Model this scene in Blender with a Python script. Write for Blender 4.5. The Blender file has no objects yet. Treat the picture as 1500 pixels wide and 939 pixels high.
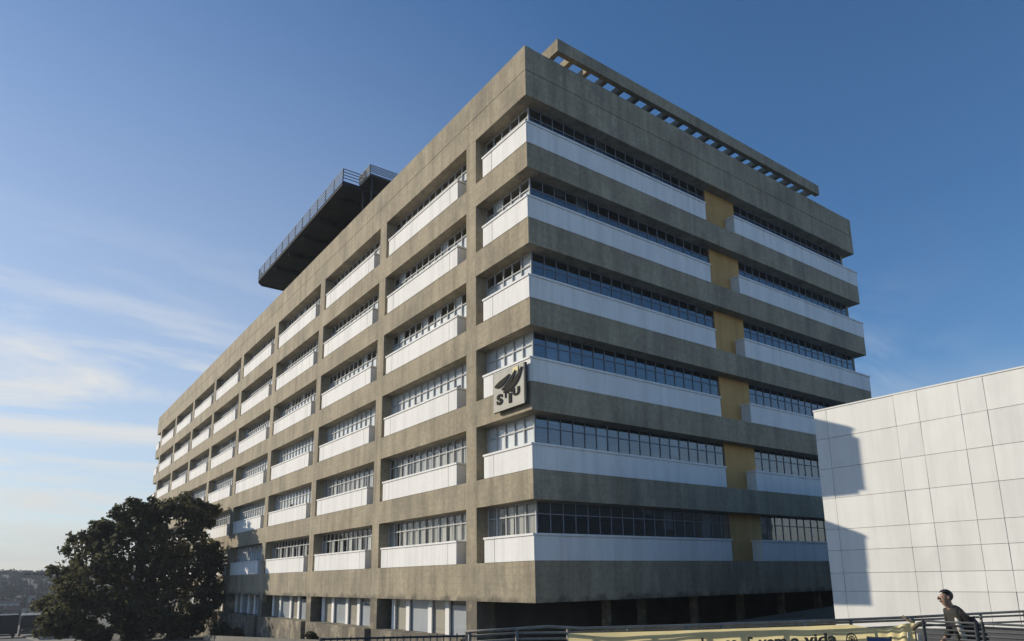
import bpy, bmesh, math, random
from mathutils import Vector, Matrix, noise as mnoise
import numpy as np

S = bpy.context.scene
COL = S.collection
R = math.radians
rng = random.Random(7)

# ------------------------------------------------------------------ camera
CAM = Vector((21.5522, -16.5439, 2.9243))
FW = Vector((-0.78483644, 0.58349105, 0.2087342))
RT = Vector((0.59382633, 0.8044356, -0.01592661))
UP = Vector((0.17720626, -0.11145208, 0.97784272))
FPX, CX, CY = 1022.4432, 764.2416, 628.6241        # calibrated on the 1500 px photo
cd = bpy.data.cameras.new('camera'); cam = bpy.data.objects.new('camera', cd); COL.objects.link(cam)
M = Matrix.Identity(4)
for i in range(3):
    M[i][0], M[i][1], M[i][2], M[i][3] = RT[i], UP[i], -FW[i], CAM[i]
cam.matrix_world = M
cd.sensor_width = 36.0; cd.lens = FPX / 1500 * 36
cd.shift_x = -(CX - 750) / 1500; cd.shift_y = (CY - 469.5) / 1500
cd.clip_start = 0.1; cd.clip_end = 6000
S.camera = cam

def at(px, py, d):
    "point seen at photo pixel px,py at depth d metres"
    return CAM + d * (FW + RT * ((px - CX) / FPX) + UP * ((CY - py) / FPX))

# ------------------------------------------------------------------ sun and sky
SUN_TO = Vector((-9.55, -6.0, 4.0)).normalized()     # towards the sun
SUN_EL = math.asin(SUN_TO.z)
SUN_ROT = math.atan2(SUN_TO.x, SUN_TO.y)
SKY_STRENGTH = 0.135
w = bpy.data.worlds.new('World'); S.world = w; w.use_nodes = True
nt = w.node_tree; nt.nodes.clear()
def N(nt, t, **kw):
    n = nt.nodes.new(t)
    for k, v in kw.items(): setattr(n, k, v)
    return n
out = N(nt, 'ShaderNodeOutputWorld'); bg = N(nt, 'ShaderNodeBackground'); bg.inputs['Strength'].default_value = SKY_STRENGTH
sky = N(nt, 'ShaderNodeTexSky', sky_type='NISHITA', sun_disc=False)
sky.sun_elevation = SUN_EL; sky.sun_rotation = SUN_ROT
sky.altitude = 700; sky.air_density = 1.0; sky.dust_density = 0.5; sky.ozone_density = 3.6
tc = N(nt, 'ShaderNodeTexCoord')
# thin cirrus: noise on the view direction flattened onto a high layer
sep = N(nt, 'ShaderNodeSeparateXYZ'); nt.links.new(tc.outputs['Generated'], sep.inputs[0])
def math_(op, a, b=None, clamp=False):
    n = N(nt, 'ShaderNodeMath', operation=op, use_clamp=clamp)
    for i, v in enumerate((a, b)):
        if v is None: continue
        if isinstance(v, (int, float)): n.inputs[i].default_value = v
        else: nt.links.new(v, n.inputs[i])
    return n.outputs[0]
den = math_('ADD', math_('MAXIMUM', sep.outputs['Z'], 0.0), 0.16)
px_ = math_('DIVIDE', sep.outputs['X'], den); py_ = math_('DIVIDE', sep.outputs['Y'], den)
cmb = N(nt, 'ShaderNodeCombineXYZ'); nt.links.new(px_, cmb.inputs[0]); nt.links.new(py_, cmb.inputs[1])
mp = N(nt, 'ShaderNodeMapping'); mp.inputs['Rotation'].default_value = (0, 0, R(28)); mp.inputs['Scale'].default_value = (2.1, 0.8, 1)
mp.inputs['Location'].default_value = (0.35, 1.7, 0)
nt.links.new(cmb.outputs[0], mp.inputs[0])
n1 = N(nt, 'ShaderNodeTexNoise'); n1.inputs['Scale'].default_value = 1.15; n1.inputs['Detail'].default_value = 9; n1.inputs['Roughness'].default_value = 0.62
n1.inputs['Distortion'].default_value = 0.5
nt.links.new(mp.outputs[0], n1.inputs['Vector'])
cr = N(nt, 'ShaderNodeValToRGB'); cr.color_ramp.elements[0].position = 0.45; cr.color_ramp.elements[1].position = 0.66
nt.links.new(n1.outputs['Fac'], cr.inputs[0])
# cloud only low over the western horizon
mr = N(nt, 'ShaderNodeMapRange'); mr.inputs['From Min'].default_value = 0.44; mr.inputs['From Max'].default_value = 0.24
nt.links.new(sep.outputs['Z'], mr.inputs[0])
ml = N(nt, 'ShaderNodeMapRange'); ml.inputs['From Min'].default_value = -0.28; ml.inputs['From Max'].default_value = -0.75
nt.links.new(sep.outputs['X'], ml.inputs[0])
cf = math_('MULTIPLY', math_('MULTIPLY', cr.outputs[0], mr.outputs[0]), ml.outputs[0])
cf = math_('MULTIPLY', cf, 0.9, True)
mx = N(nt, 'ShaderNodeMixRGB'); mx.inputs['Color2'].default_value = (6.3, 6.25, 6.1, 1)
hs = N(nt, 'ShaderNodeHueSaturation'); hs.inputs['Saturation'].default_value = 1.14; nt.links.new(sky.outputs[0], hs.inputs['Color'])
nt.links.new(cf, mx.inputs['Fac']); nt.links.new(hs.outputs[0], mx.inputs['Color1'])
# milky air low over the horizon
hz_ = N(nt, 'ShaderNodeMapRange'); hz_.inputs['From Min'].default_value = 0.26; hz_.inputs['From Max'].default_value = 0.0; hz_.inputs['To Max'].default_value = 0.85
nt.links.new(sep.outputs['Z'], hz_.inputs[0])
mh = N(nt, 'ShaderNodeMixRGB'); mh.inputs['Color2'].default_value = (4.9, 4.85, 4.6, 1)
hl = N(nt, 'ShaderNodeMapRange'); hl.inputs['From Min'].default_value = 0.85; hl.inputs['From Max'].default_value = 0.05; hl.inputs['To Max'].default_value = 0.62
nt.links.new(sep.outputs['Z'], hl.inputs[0])
hw_ = N(nt, 'ShaderNodeMapRange'); hw_.inputs['From Min'].default_value = -0.55; hw_.inputs['From Max'].default_value = -1.0
nt.links.new(sep.outputs['X'], hw_.inputs[0])
hfac = math_('MAXIMUM', hz_.outputs[0], math_('MULTIPLY', hl.outputs[0], hw_.outputs[0]))
nt.links.new(hfac, mh.inputs['Fac']); nt.links.new(mx.outputs[0], mh.inputs['Color1'])
nt.links.new(mh.outputs[0], bg.inputs['Color']); nt.links.new(bg.outputs[0], out.inputs[0])

sl = bpy.data.lights.new('sun', 'SUN'); sun = bpy.data.objects.new('sun', sl); COL.objects.link(sun)
sl.energy = 4.5; sl.angle = R(0.5); sl.color = (1.0, 0.90, 0.74)
sun.rotation_euler = SUN_TO.to_track_quat('Z', 'Y').to_euler()
sun.location = (-30, -40, 60)

S.view_settings.view_transform = 'Standard'; S.view_settings.look = 'None'
S.view_settings.exposure = 0.12; S.view_settings.gamma = 1.0; S.view_settings.use_curve_mapping = False
S.render.engine = 'CYCLES'
S.cycles.max_bounces = 8; S.cycles.diffuse_bounces = 1; S.cycles.transparent_max_bounces = 12; S.cycles.use_denoising = True

# ------------------------------------------------------------------ materials
def mat(name, color, rough=0.8, var=0.0, vscale=1.0, fine=0.0, fscale=20.0, metallic=0.0, spec=0.5, bump=0.0, bscale=30, streak=0.0, island=0.0, coat=0.0, transl=0.0):
    m = bpy.data.materials.new(name); m.use_nodes = True
    t = m.node_tree; b = t.nodes['Principled BSDF']; L = t.links.new
    b.inputs['Roughness'].default_value = rough; b.inputs['Metallic'].default_value = metallic
    b.inputs['Specular IOR Level'].default_value = spec
    if coat: b.inputs['Coat Weight'].default_value = coat
    geo = t.nodes.new('ShaderNodeNewGeometry')
    col = t.nodes.new('ShaderNodeRGB'); col.outputs[0].default_value = (*color, 1)
    cur = col.outputs[0]
    def mul(cur, fac_socket, lo, hi, a, b_):
        r = t.nodes.new('ShaderNodeMapRange'); r.inputs['From Min'].default_value = a; r.inputs['From Max'].default_value = b_
        r.inputs['To Min'].default_value = lo; r.inputs['To Max'].default_value = hi
        L(fac_socket, r.inputs[0])
        x = t.nodes.new('ShaderNodeMixRGB'); x.blend_type = 'MULTIPLY'; x.inputs['Fac'].default_value = 1
        L(cur, x.inputs['Color1']); L(r.outputs[0], x.inputs['Color2']); return x.outputs[0]
    def noise(scale, detail=6, mapscale=None, rough_=0.6):
        n = t.nodes.new('ShaderNodeTexNoise'); n.inputs['Scale'].default_value = scale; n.inputs['Detail'].default_value = detail
        n.inputs['Roughness'].default_value = rough_
        if mapscale:
            mp = t.nodes.new('ShaderNodeMapping'); mp.inputs['Scale'].default_value = mapscale
            L(geo.outputs['Position'], mp.inputs[0]); L(mp.outputs[0], n.inputs['Vector'])
        else: L(geo.outputs['Position'], n.inputs['Vector'])
        return n.outputs['Fac']
    if var: cur = mul(cur, noise(vscale), 1 - var, 1 + var, 0.3, 0.7)
    if fine: cur = mul(cur, noise(fscale, 4), 1 - fine, 1 + fine, 0.3, 0.7)
    if streak: cur = mul(cur, noise(1.0, 7, (1.6, 1.6, 0.12), 0.68), 1 - streak, 1.06, 0.34, 0.56)
    if island: cur = mul(cur, geo.outputs['Random Per Island'], 1 - island, 1.0, 0, 1)
    L(cur, b.inputs['Base Color'])
    if transl:
        tl = t.nodes.new('ShaderNodeBsdfTranslucent'); L(cur, tl.inputs[0]); ms = t.nodes.new('ShaderNodeMixShader'); ms.inputs[0].default_value = transl
        L(b.outputs[0], ms.inputs[1]); L(tl.outputs[0], ms.inputs[2]); L(ms.outputs[0], t.nodes['Material Output'].inputs[0])
    if bump:
        bn = t.nodes.new('ShaderNodeBump'); bn.inputs['Strength'].default_value = bump; bn.inputs['Distance'].default_value = 0.02
        L(noise(bscale, 5), bn.inputs['Height']); L(bn.outputs[0], b.inputs['Normal'])
    return m

def concrete(name, color):
    "board-marked exposed concrete with water stains and pour joints"
    m = mat(name, color, 0.9, var=0.17, vscale=0.5, fine=0.15, fscale=5.5, streak=0.26, spec=0.25, bump=0.35, bscale=9)
    t = m.node_tree; L = t.links.new; b = t.nodes['Principled BSDF']
    cur = b.inputs['Base Color'].links[0].from_socket
    geo = t.nodes.new('ShaderNodeNewGeometry')
    # narrow board marks along the height
    sp = t.nodes.new('ShaderNodeSeparateXYZ'); L(geo.outputs['Position'], sp.inputs[0])
    fl = t.nodes.new('ShaderNodeMath'); fl.operation = 'MULTIPLY'; fl.inputs[1].default_value = 3.3; L(sp.outputs[2], fl.inputs[0])
    fr = t.nodes.new('ShaderNodeMath'); fr.operation = 'FRACT'; L(fl.outputs[0], fr.inputs[0])
    ln = t.nodes.new('ShaderNodeMath'); ln.operation = 'LESS_THAN'; ln.inputs[1].default_value = 0.09; L(fr.outputs[0], ln.inputs[0])
    ns = t.nodes.new('ShaderNodeTexNoise'); ns.inputs['Scale'].default_value = 0.45; ns.inputs['Detail'].default_value = 3; L(geo.outputs['Position'], ns.inputs['Vector'])
    mm = t.nodes.new('ShaderNodeMath'); mm.operation = 'MULTIPLY'; L(ln.outputs[0], mm.inputs[0]); L(ns.outputs['Fac'], mm.inputs[1])
    mu = t.nodes.new('ShaderNodeMath'); mu.operation = 'MULTIPLY'; mu.inputs[1].default_value = 0.3; L(mm.outputs[0], mu.inputs[0])
    x = t.nodes.new('ShaderNodeMixRGB'); x.inputs['Color2'].default_value = (color[0]*.45, color[1]*.45, color[2]*.45, 1)
    L(mu.outputs[0], x.inputs['Fac']); L(cur, x.inputs['Color1'])
    gs = t.nodes.new('ShaderNodeTexNoise'); gs.inputs['Scale'].default_value = 0.55; gs.inputs['Detail'].default_value = 9; gs.inputs['Roughness'].default_value = 0.72
    gm = t.nodes.new('ShaderNodeMapping'); gm.inputs['Scale'].default_value = (1, 1, 0.55); gm.inputs['Location'].default_value = (3, 7, 1); L(geo.outputs['Position'], gm.inputs[0]); L(gm.outputs[0], gs.inputs['Vector'])
    gr = t.nodes.new('ShaderNodeMapRange'); gr.inputs['From Min'].default_value = 0.50; gr.inputs['From Max'].default_value = 0.68; gr.inputs['To Max'].default_value = 0.55; L(gs.outputs['Fac'], gr.inputs[0])
    gx_ = t.nodes.new('ShaderNodeMixRGB'); gx_.inputs['Color2'].default_value = (0.155, 0.145, 0.125, 1); L(gr.outputs[0], gx_.inputs['Fac']); L(x.outputs[0], gx_.inputs['Color1']); x = gx_
    # dark damp blotches along the lower lip of the first floor band
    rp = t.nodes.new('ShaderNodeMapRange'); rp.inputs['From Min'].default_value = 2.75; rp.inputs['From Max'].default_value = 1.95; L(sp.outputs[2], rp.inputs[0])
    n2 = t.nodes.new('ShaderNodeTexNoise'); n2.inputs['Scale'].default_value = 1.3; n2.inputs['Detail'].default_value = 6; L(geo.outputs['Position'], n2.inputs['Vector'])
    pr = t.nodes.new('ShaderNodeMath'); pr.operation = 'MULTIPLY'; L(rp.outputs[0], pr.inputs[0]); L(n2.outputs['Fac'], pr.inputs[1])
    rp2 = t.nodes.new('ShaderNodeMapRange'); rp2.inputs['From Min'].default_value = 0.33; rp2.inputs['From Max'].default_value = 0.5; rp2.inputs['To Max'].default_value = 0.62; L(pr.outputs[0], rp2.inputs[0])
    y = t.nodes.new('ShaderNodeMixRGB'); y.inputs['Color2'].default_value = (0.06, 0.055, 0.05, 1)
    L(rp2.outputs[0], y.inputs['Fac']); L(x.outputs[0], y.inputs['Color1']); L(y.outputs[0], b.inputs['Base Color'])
    return m

def glass(name, tint=(0.93, 0.95, 0.95), base=0.06):
    m = bpy.data.materials.new(name); m.use_nodes = True; t = m.node_tree; t.nodes.clear(); L = t.links.new
    o = t.nodes.new('ShaderNodeOutputMaterial'); mx = t.nodes.new('ShaderNodeMixShader')
    tr = t.nodes.new('ShaderNodeBsdfTransparent'); tr.inputs[0].default_value = (*tint, 1)
    gl = t.nodes.new('ShaderNodeBsdfGlossy'); gl.inputs['Roughness'].default_value = 0.03; gl.inputs[0].default_value = (0.95, 0.97, 1, 1)
    lw_ = t.nodes.new('ShaderNodeLayerWeight'); lw_.inputs['Blend'].default_value = 0.5
    fr = t.nodes.new('ShaderNodeMath'); fr.operation = 'POWER'; fr.inputs[1].default_value = 5.0; L(lw_.outputs['Facing'], fr.inputs[0])
    ad = t.nodes.new('ShaderNodeMath'); ad.operation = 'ADD'; ad.use_clamp = True; ad.inputs[1].default_value = base
    geo = t.nodes.new('ShaderNodeNewGeometry'); ns = t.nodes.new('ShaderNodeTexNoise'); ns.inputs['Scale'].default_value = 0.9; ns.inputs['Detail'].default_value = 1
    bp = t.nodes.new('ShaderNodeBump'); bp.inputs['Strength'].default_value = 0.12; bp.inputs['Distance'].default_value = 0.05
    L(geo.outputs['Position'], ns.inputs['Vector']); L(ns.outputs['Fac'], bp.inputs['Height']); L(bp.outputs[0], gl.inputs['Normal'])
    L(fr.outputs[0], ad.inputs[0]); L(ad.outputs[0], mx.inputs[0]); L(tr.outputs[0], mx.inputs[1]); L(gl.outputs[0], mx.inputs[2]); L(mx.outputs[0], o.inputs[0])
    return m

MT = dict(
    concrete=concrete('concrete', (0.366, 0.311, 0.218)),
    white=mat('white_panel', (0.85, 0.83, 0.79), 0.9, var=0.03, vscale=0.5, fine=0.025, fscale=6, streak=0.09, spec=0.12),
    cap=mat('sill_cap', (0.46, 0.45, 0.42), 0.7, var=0.08),
    frame=mat('window_frame', (0.56, 0.56, 0.54), 0.9, var=0.06, spec=0.08), framed=mat('dark_frame', (0.21, 0.235, 0.27), 0.8, var=0.06, spec=0.2), frameg=mat('grey_frame', (0.26, 0.27, 0.28), 0.8, var=0.06, spec=0.2),
    film=mat('frosted_film', (0.46, 0.475, 0.50), 0.8, var=0.1, vscale=0.8, island=0.2),
    blind=mat('blind', (0.90, 0.89, 0.86), 0.95, spec=0.1, var=0.04, vscale=0.8, island=0.10),
    slat=mat('vertical_blind', (0.52, 0.49, 0.43), 0.8, island=0.35),
    curtain=mat('curtain', (0.50, 0.44, 0.35), 0.9, island=0.25),
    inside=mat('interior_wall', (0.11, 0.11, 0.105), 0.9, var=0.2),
    ochre=mat('ochre_render', (0.56, 0.33, 0.115), 0.85, var=0.10, vscale=0.7, streak=0.12),
    steel=mat('dark_steel', (0.055, 0.06, 0.066), 0.9, var=0.2, spec=0.1),
    galv=mat('galvanised_steel', (0.19, 0.185, 0.17), 0.5, var=0.25, vscale=3, metallic=0.5),
    galvd=mat('weathered_pipe', (0.22, 0.205, 0.175), 0.6, var=0.35, vscale=3, fine=0.2, fscale=25, metallic=0.2),
    deck=mat('steel_deck', (0.08, 0.085, 0.09), 0.9, var=0.2, spec=0.1),
    mesh=mat('safety_net', (0.15, 0.165, 0.19), 0.9, var=0.1, spec=0.1),
    clad=mat('composite_panel', (0.82, 0.805, 0.75), 0.42, var=0.03, vscale=0.25, fine=0.015, fscale=2.0, island=0.10, streak=0.06),
    joint=mat('joint_backing', (0.72, 0.71, 0.67), 0.9),
    asphalt=mat('asphalt', (0.055, 0.055, 0.057), 0.92, var=0.2, vscale=0.4, fine=0.2, fscale=40),
    pave=mat('pavement', (0.17, 0.158, 0.132), 0.9, var=0.15, vscale=0.5, fine=0.15, fscale=12),
    soil=mat('ground', (0.075, 0.068, 0.045), 0.95, var=0.35, vscale=0.25, fine=0.3, fscale=4),
    hill=mat('hillside', (0.028, 0.032, 0.024), 0.95, var=0.45, vscale=0.03, fine=0.4, fscale=0.2),
    leaf=mat('foliage', (0.125, 0.122, 0.066), 0.75, var=0.30, vscale=0.6, island=0.40, spec=0.3, transl=0.5),
    woodleaf=mat('far_foliage', (0.045, 0.05, 0.03), 0.9, var=0.3, vscale=0.05, island=0.4, spec=0.1),
    hedge=mat('hedge_leaf', (0.085, 0.085, 0.045), 0.75, var=0.35, vscale=1.2, island=0.5, spec=0.25, transl=0.3),
    bark=mat('bark', (0.085, 0.065, 0.045), 0.95, var=0.3, vscale=4, bump=0.6, bscale=14),
    banner=mat('yellow_cloth', (0.88, 0.77, 0.43), 0.8, var=0.04, vscale=3, transl=0.7),
    ink=mat('banner_ink', (0.13, 0.105, 0.07), 0.8),
    blue=mat('blue_print', (0.06, 0.10, 0.22), 0.8, var=0.3, vscale=6),
    cream=mat('cream_cloth', (0.66, 0.60, 0.48), 0.9, var=0.06, vscale=4),
    signw=mat('sign_face', (0.55, 0.525, 0.45), 0.9, spec=0.1, var=0.10, vscale=1.8),
    signd=mat('sign_letters', (0.045, 0.042, 0.036), 0.9, spec=0.05),
    signe=mat('sign_edge', (0.06, 0.058, 0.05), 0.7),
    signy=mat('sign_yellow', (0.50, 0.40, 0.13), 0.6),
    skin=mat('skin', (0.36, 0.22, 0.15), 0.6),
    jacket=mat('dark_jacket', (0.022, 0.021, 0.018), 0.85, var=0.3, vscale=6),
    shirt=mat('pale_shirt', (0.50, 0.48, 0.42), 0.85, var=0.06, vscale=8),
    trousers=mat('beige_trousers', (0.42, 0.35, 0.25), 0.85, var=0.15, vscale=6),
    hair=mat('dark_hair', (0.018, 0.016, 0.014), 0.6),
    bag=mat('black_bag', (0.02, 0.02, 0.02), 0.7),
    shoe=mat('shoe', (0.03, 0.028, 0.025), 0.7),
    eye=mat('eye', (0.03, 0.025, 0.02), 0.3),
    black=mat('black_paint', (0.012, 0.012, 0.013), 0.5),
    rubber=mat('rubber', (0.02, 0.02, 0.02), 0.85),
    buspaint=mat('bus_paint', (0.10, 0.095, 0.08), 0.5, var=0.15, vscale=1, coat=0.2),
    lampglass=mat('lamp_glass', (0.6, 0.6, 0.58), 0.3),
    plaster=mat('pale_plaster', (0.46, 0.42, 0.35), 0.9, var=0.12, vscale=0.3),
    tile=mat('roof_tile', (0.25, 0.12, 0.07), 0.9, var=0.25, vscale=0.6),
    darkwin=mat('dark_opening', (0.03, 0.033, 0.038), 0.3),
    wood=mat('timber_fence', (0.16, 0.13, 0.10), 0.85, island=0.5, streak=0.2),
)
MT['glass'] = glass('window_glass'); MT['glassd'] = glass('tinted_glass', (0.42, 0.50, 0.56), 0.15)

# ------------------------------------------------------------------ mesh builder
class MB:
    def __init__(s): s.v = []; s.f = []; s.mi = []; s.m = 0
    def box(s, x0, x1, y0, y1, z0, z1):
        if x0 > x1: x0, x1 = x1, x0
        if y0 > y1: y0, y1 = y1, y0
        if z0 > z1: z0, z1 = z1, z0
        b = len(s.v)
        s.v += [(x0,y0,z0),(x1,y0,z0),(x1,y1,z0),(x0,y1,z0),(x0,y0,z1),(x1,y0,z1),(x1,y1,z1),(x0,y1,z1)]
        for q in ((0,3,2,1),(4,5,6,7),(0,1,5,4),(1,2,6,5),(2,3,7,6),(3,0,4,7)):
            s.f.append(tuple(b+i for i in q)); s.mi.append(s.m)
        return s
    def obox(s, o, ax, ay, az, hx, hy, hz):
        "oriented box round o with half sizes"
        b = len(s.v); o = Vector(o)
        for z in (-1, 1):
            for x, y in ((-1,-1),(1,-1),(1,1),(-1,1)):
                s.v.append(tuple(o + Vector(ax)*hx*x + Vector(ay)*hy*y + Vector(az)*hz*z))
        for q in ((0,3,2,1),(4,5,6,7),(0,1,5,4),(1,2,6,5),(2,3,7,6),(3,0,4,7)):
            s.f.append(tuple(b+i for i in q)); s.mi.append(s.m)
        return s
    def quad(s, *p):
        b = len(s.v); s.v += [tuple(x) for x in p]; s.f.append(tuple(range(b, b+len(p)))); s.mi.append(s.m); return s
    def prism(s, poly, z0, z1):
        b = len(s.v); n = len(poly)
        s.v += [(x,y,z0) for x,y in poly] + [(x,y,z1) for x,y in poly]
        s.f.append(tuple(range(b+n-1, b-1, -1))); s.mi.append(s.m)
        s.f.append(tuple(range(b+n, b+2*n))); s.mi.append(s.m)
        for i in range(n):
            j = (i+1) % n; s.f.append((b+i,b+j,b+n+j,b+n+i)); s.mi.append(s.m)
        return s
    def tube(s, pts, r, seg=8, caps=True):
        pts = [Vector(p) for p in pts]; b = len(s.v); n = len(pts)
        for i, p in enumerate(pts):
            d = (pts[min(i+1,n-1)] - pts[max(i-1,0)]).normalized()
            a = Vector((0,0,1)) if abs(d.z) < 0.9 else Vector((1,0,0))
            u = d.cross(a).normalized(); v = u.cross(d)
            rr = r[i] if isinstance(r, (list, tuple)) else r
            for k in range(seg):
                t = 2*math.pi*k/seg; s.v.append(tuple(p + (u*math.cos(t)+v*math.sin(t))*rr))
        for i in range(n-1):
            for k in range(seg):
                k2 = (k+1) % seg
                s.f.append((b+i*seg+k, b+(i+1)*seg+k, b+(i+1)*seg+k2, b+i*seg+k2)); s.mi.append(s.m)
        if caps:
            s.f.append(tuple(b+k for k in range(seg))); s.mi.append(s.m)
            s.f.append(tuple(b+(n-1)*seg+k for k in range(seg-1,-1,-1))); s.mi.append(s.m)
        return s
    def build(s, name, mats, parent=None, smooth=False, bevel=0):
        me = bpy.data.meshes.new(name); me.from_pydata(s.v, [], s.f)
        for m in (mats if isinstance(mats, (list, tuple)) else [mats]): me.materials.append(MT[m])
        me.polygons.foreach_set('material_index', s.mi)
        if smooth: me.polygons.foreach_set('use_smooth', [True]*len(s.f))
        me.update(); o = bpy.data.objects.new(name, me); COL.objects.link(o)
        if parent: o.parent = parent; o.matrix_parent_inverse = parent_inv(parent)
        if bevel:
            bm = o.modifiers.new('bevel', 'BEVEL'); bm.width = bevel; bm.segments = 2; bm.limit_method = 'ANGLE'
        return o

def parent_inv(p):
    m = Matrix.Identity(4); q = p
    chain = []
    while q: chain.append(q); q = q.parent
    for c in reversed(chain): m = m @ c.matrix_parent_inverse @ c.matrix_basis if c.parent else m @ c.matrix_basis
    return m.inverted()
def tag(o, label=None, cat=None, group=None, kind=None):
    if label: o['label'] = label
    if cat: o['category'] = cat
    if group: o['group'] = group
    if kind: o['kind'] = kind
    return o
def empty(name, loc, rz=0):
    o = bpy.data.objects.new(name, None); COL.objects.link(o); o.location = loc; o.rotation_euler = (0,0,rz); o.empty_display_size = 0.5
    return o

# ------------------------------------------------------------------ ground
def sstep(a, b, x):
    t = min(1, max(0, (x-a)/(b-a))); return t*t*(3-2*t)
def H(x, y):
    h = min(1.0, 0.3 + 0.043*x) if x > -118 else -4.77 - 0.03*(-118-x)
    h = max(h, -9.0)
    h += 0.045*min(26, max(0, y+4))*sstep(-3, 2, x)
    return h
def axis(lo, hi, fine_lo, fine_hi, fs):
    a = [fine_lo]; st = fs
    while a[0] > lo: st *= 1.35; a.insert(0, max(lo, a[0]-st))
    v = fine_lo + fs
    while v < fine_hi: a.append(v); v += fs
    st = fs
    while a[-1] < hi: st *= 1.35; a.append(min(hi, a[-1]+st))
    return a
def grid(name, xs, ys, m, dz=0.0):
    b = MB()
    for x in xs:
        for y in ys: b.v.append((x, y, H(x, y)+dz))
    ny = len(ys)
    for i in range(len(xs)-1):
        for j in range(ny-1):
            b.f.append((i*ny+j, (i+1)*ny+j, (i+1)*ny+j+1, i*ny+j+1)); b.mi.append(0)
    return b.build(name, m, smooth=True)
tag(grid('ground', axis(-2500, 2500, -130, 40, 2.0), axis(-2500, 2500, -40, 40, 2.0), 'soil'), kind='structure')
xs = [-240+2*i for i in range(140)]
tag(grid('road', [x for x in xs if x < 9], [-26,-24,-22,-20,-18,-16,-14,-12.5], 'asphalt', 0.03), kind='structure')
# raised pavement strip between the road and the hospital, with its kerb
pb = MB()
px = [x for x in xs if x < 9]
for i, x in enumerate(px):
    for y, d in ((-12.5,0.0),(-12.5,0.15),(-9.5,0.15),(-9.5,-0.1)): pb.v.append((x, y, H(x,y)+d))
for i in range(len(px)-1):
    for k in range(3): pb.f.append((i*4+k, (i+1)*4+k, (i+1)*4+k+1, i*4+k+1)); pb.mi.append(0)
tag(pb.build('pavement', 'pave'), kind='structure')
tag(grid('forecourt', [9+i for i in range(60)], [-40+2*i for i in range(26)], 'asphalt', 0.02), kind='structure')

# ------------------------------------------------------------------ the hospital
ZT = [4.6+3.6*k+d for k, d in enumerate((0.027,-0.009,-0.026,-0.02,0.023,0.005))]
ZB = [z-1.0537 for z in ZT]
BB = [ZB[0]-1.584] + [z-1.19 for z in ZB[1:]]            # undersides of the bands
PB, PT = 23.91, 26.43
SOF = BB[1:] + [PB]
LX, LY, RC = 88.7, 27.61, 0.62                          # lengths and window recess
COLR = [-4.10,-13.91,-23.79,-34.12,-44.32,-54.61,-64.68,-74.83,-84.91]
CW = 0.843
hosp = empty('hospital_building', (0, 0, 0))
tag(hosp, 'long brown concrete block with rows of white panel boxes and ochre strips', 'building')

for k in range(6):
    b = MB().box(-LX, 0, 0, LY, BB[k], ZB[k])
    # wall under the windows, behind the white boxes
    z0, z1 = ZB[k]+0.002, ZT[k]-0.06
    b.box(-LX+RC, -RC, RC+0.03, RC+0.25, z0, z1); b.box(-RC-0.25, -RC-0.03, RC+0.252, LY-RC, z0, z1)
    b.box(-LX+RC, -LX+RC+.2, RC+0.252, LY-RC, z0, z1)
    b.build('floor_band', 'concrete', hosp)
pp = MB().box(-LX, 0, 0, LY, PB, 25.17)                   # roof slab and the two lifts of the parapet, a pour joint between
pp.box(-LX+.03, -.03, .03, .30, 25.172, 25.20); pp.box(-.30, -.03, .302, LY-.03, 25.172, 25.20)
pp.box(-LX, 0, 0, 0.32, 25.20, PT); pp.box(-0.32, 0, 0.322, LY, 25.20, PT-0.02); pp.box(-LX, -0.322, LY-.3, LY-.002, 25.20, PT-.01); pp.box(-LX, -LX+.3, .322, LY-.302, 25.20, PT-.015)
r_ = random.Random(3)
for i in range(26):                                      # drips, patched lumps along the worn coping
    x = -r_.uniform(.3, 70); L_ = r_.uniform(.15, .9); hh = r_.uniform(.02, .09)
    pp.box(x-L_, x, .04+r_.uniform(0,.05), .28, PT-.005, PT+hh)
pp.build('roof_parapet', 'concrete', hosp)
for n, xr in enumerate(COLR):
    b = MB().box(xr-CW, xr, 0.004, 0.95, H(xr, 0)-.5, PB+.05)
    b.build('column', 'concrete', hosp)
# unlit core behind the rooms
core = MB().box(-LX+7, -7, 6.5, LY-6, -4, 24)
core.build('interior_wall', 'inside', hosp)

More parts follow.
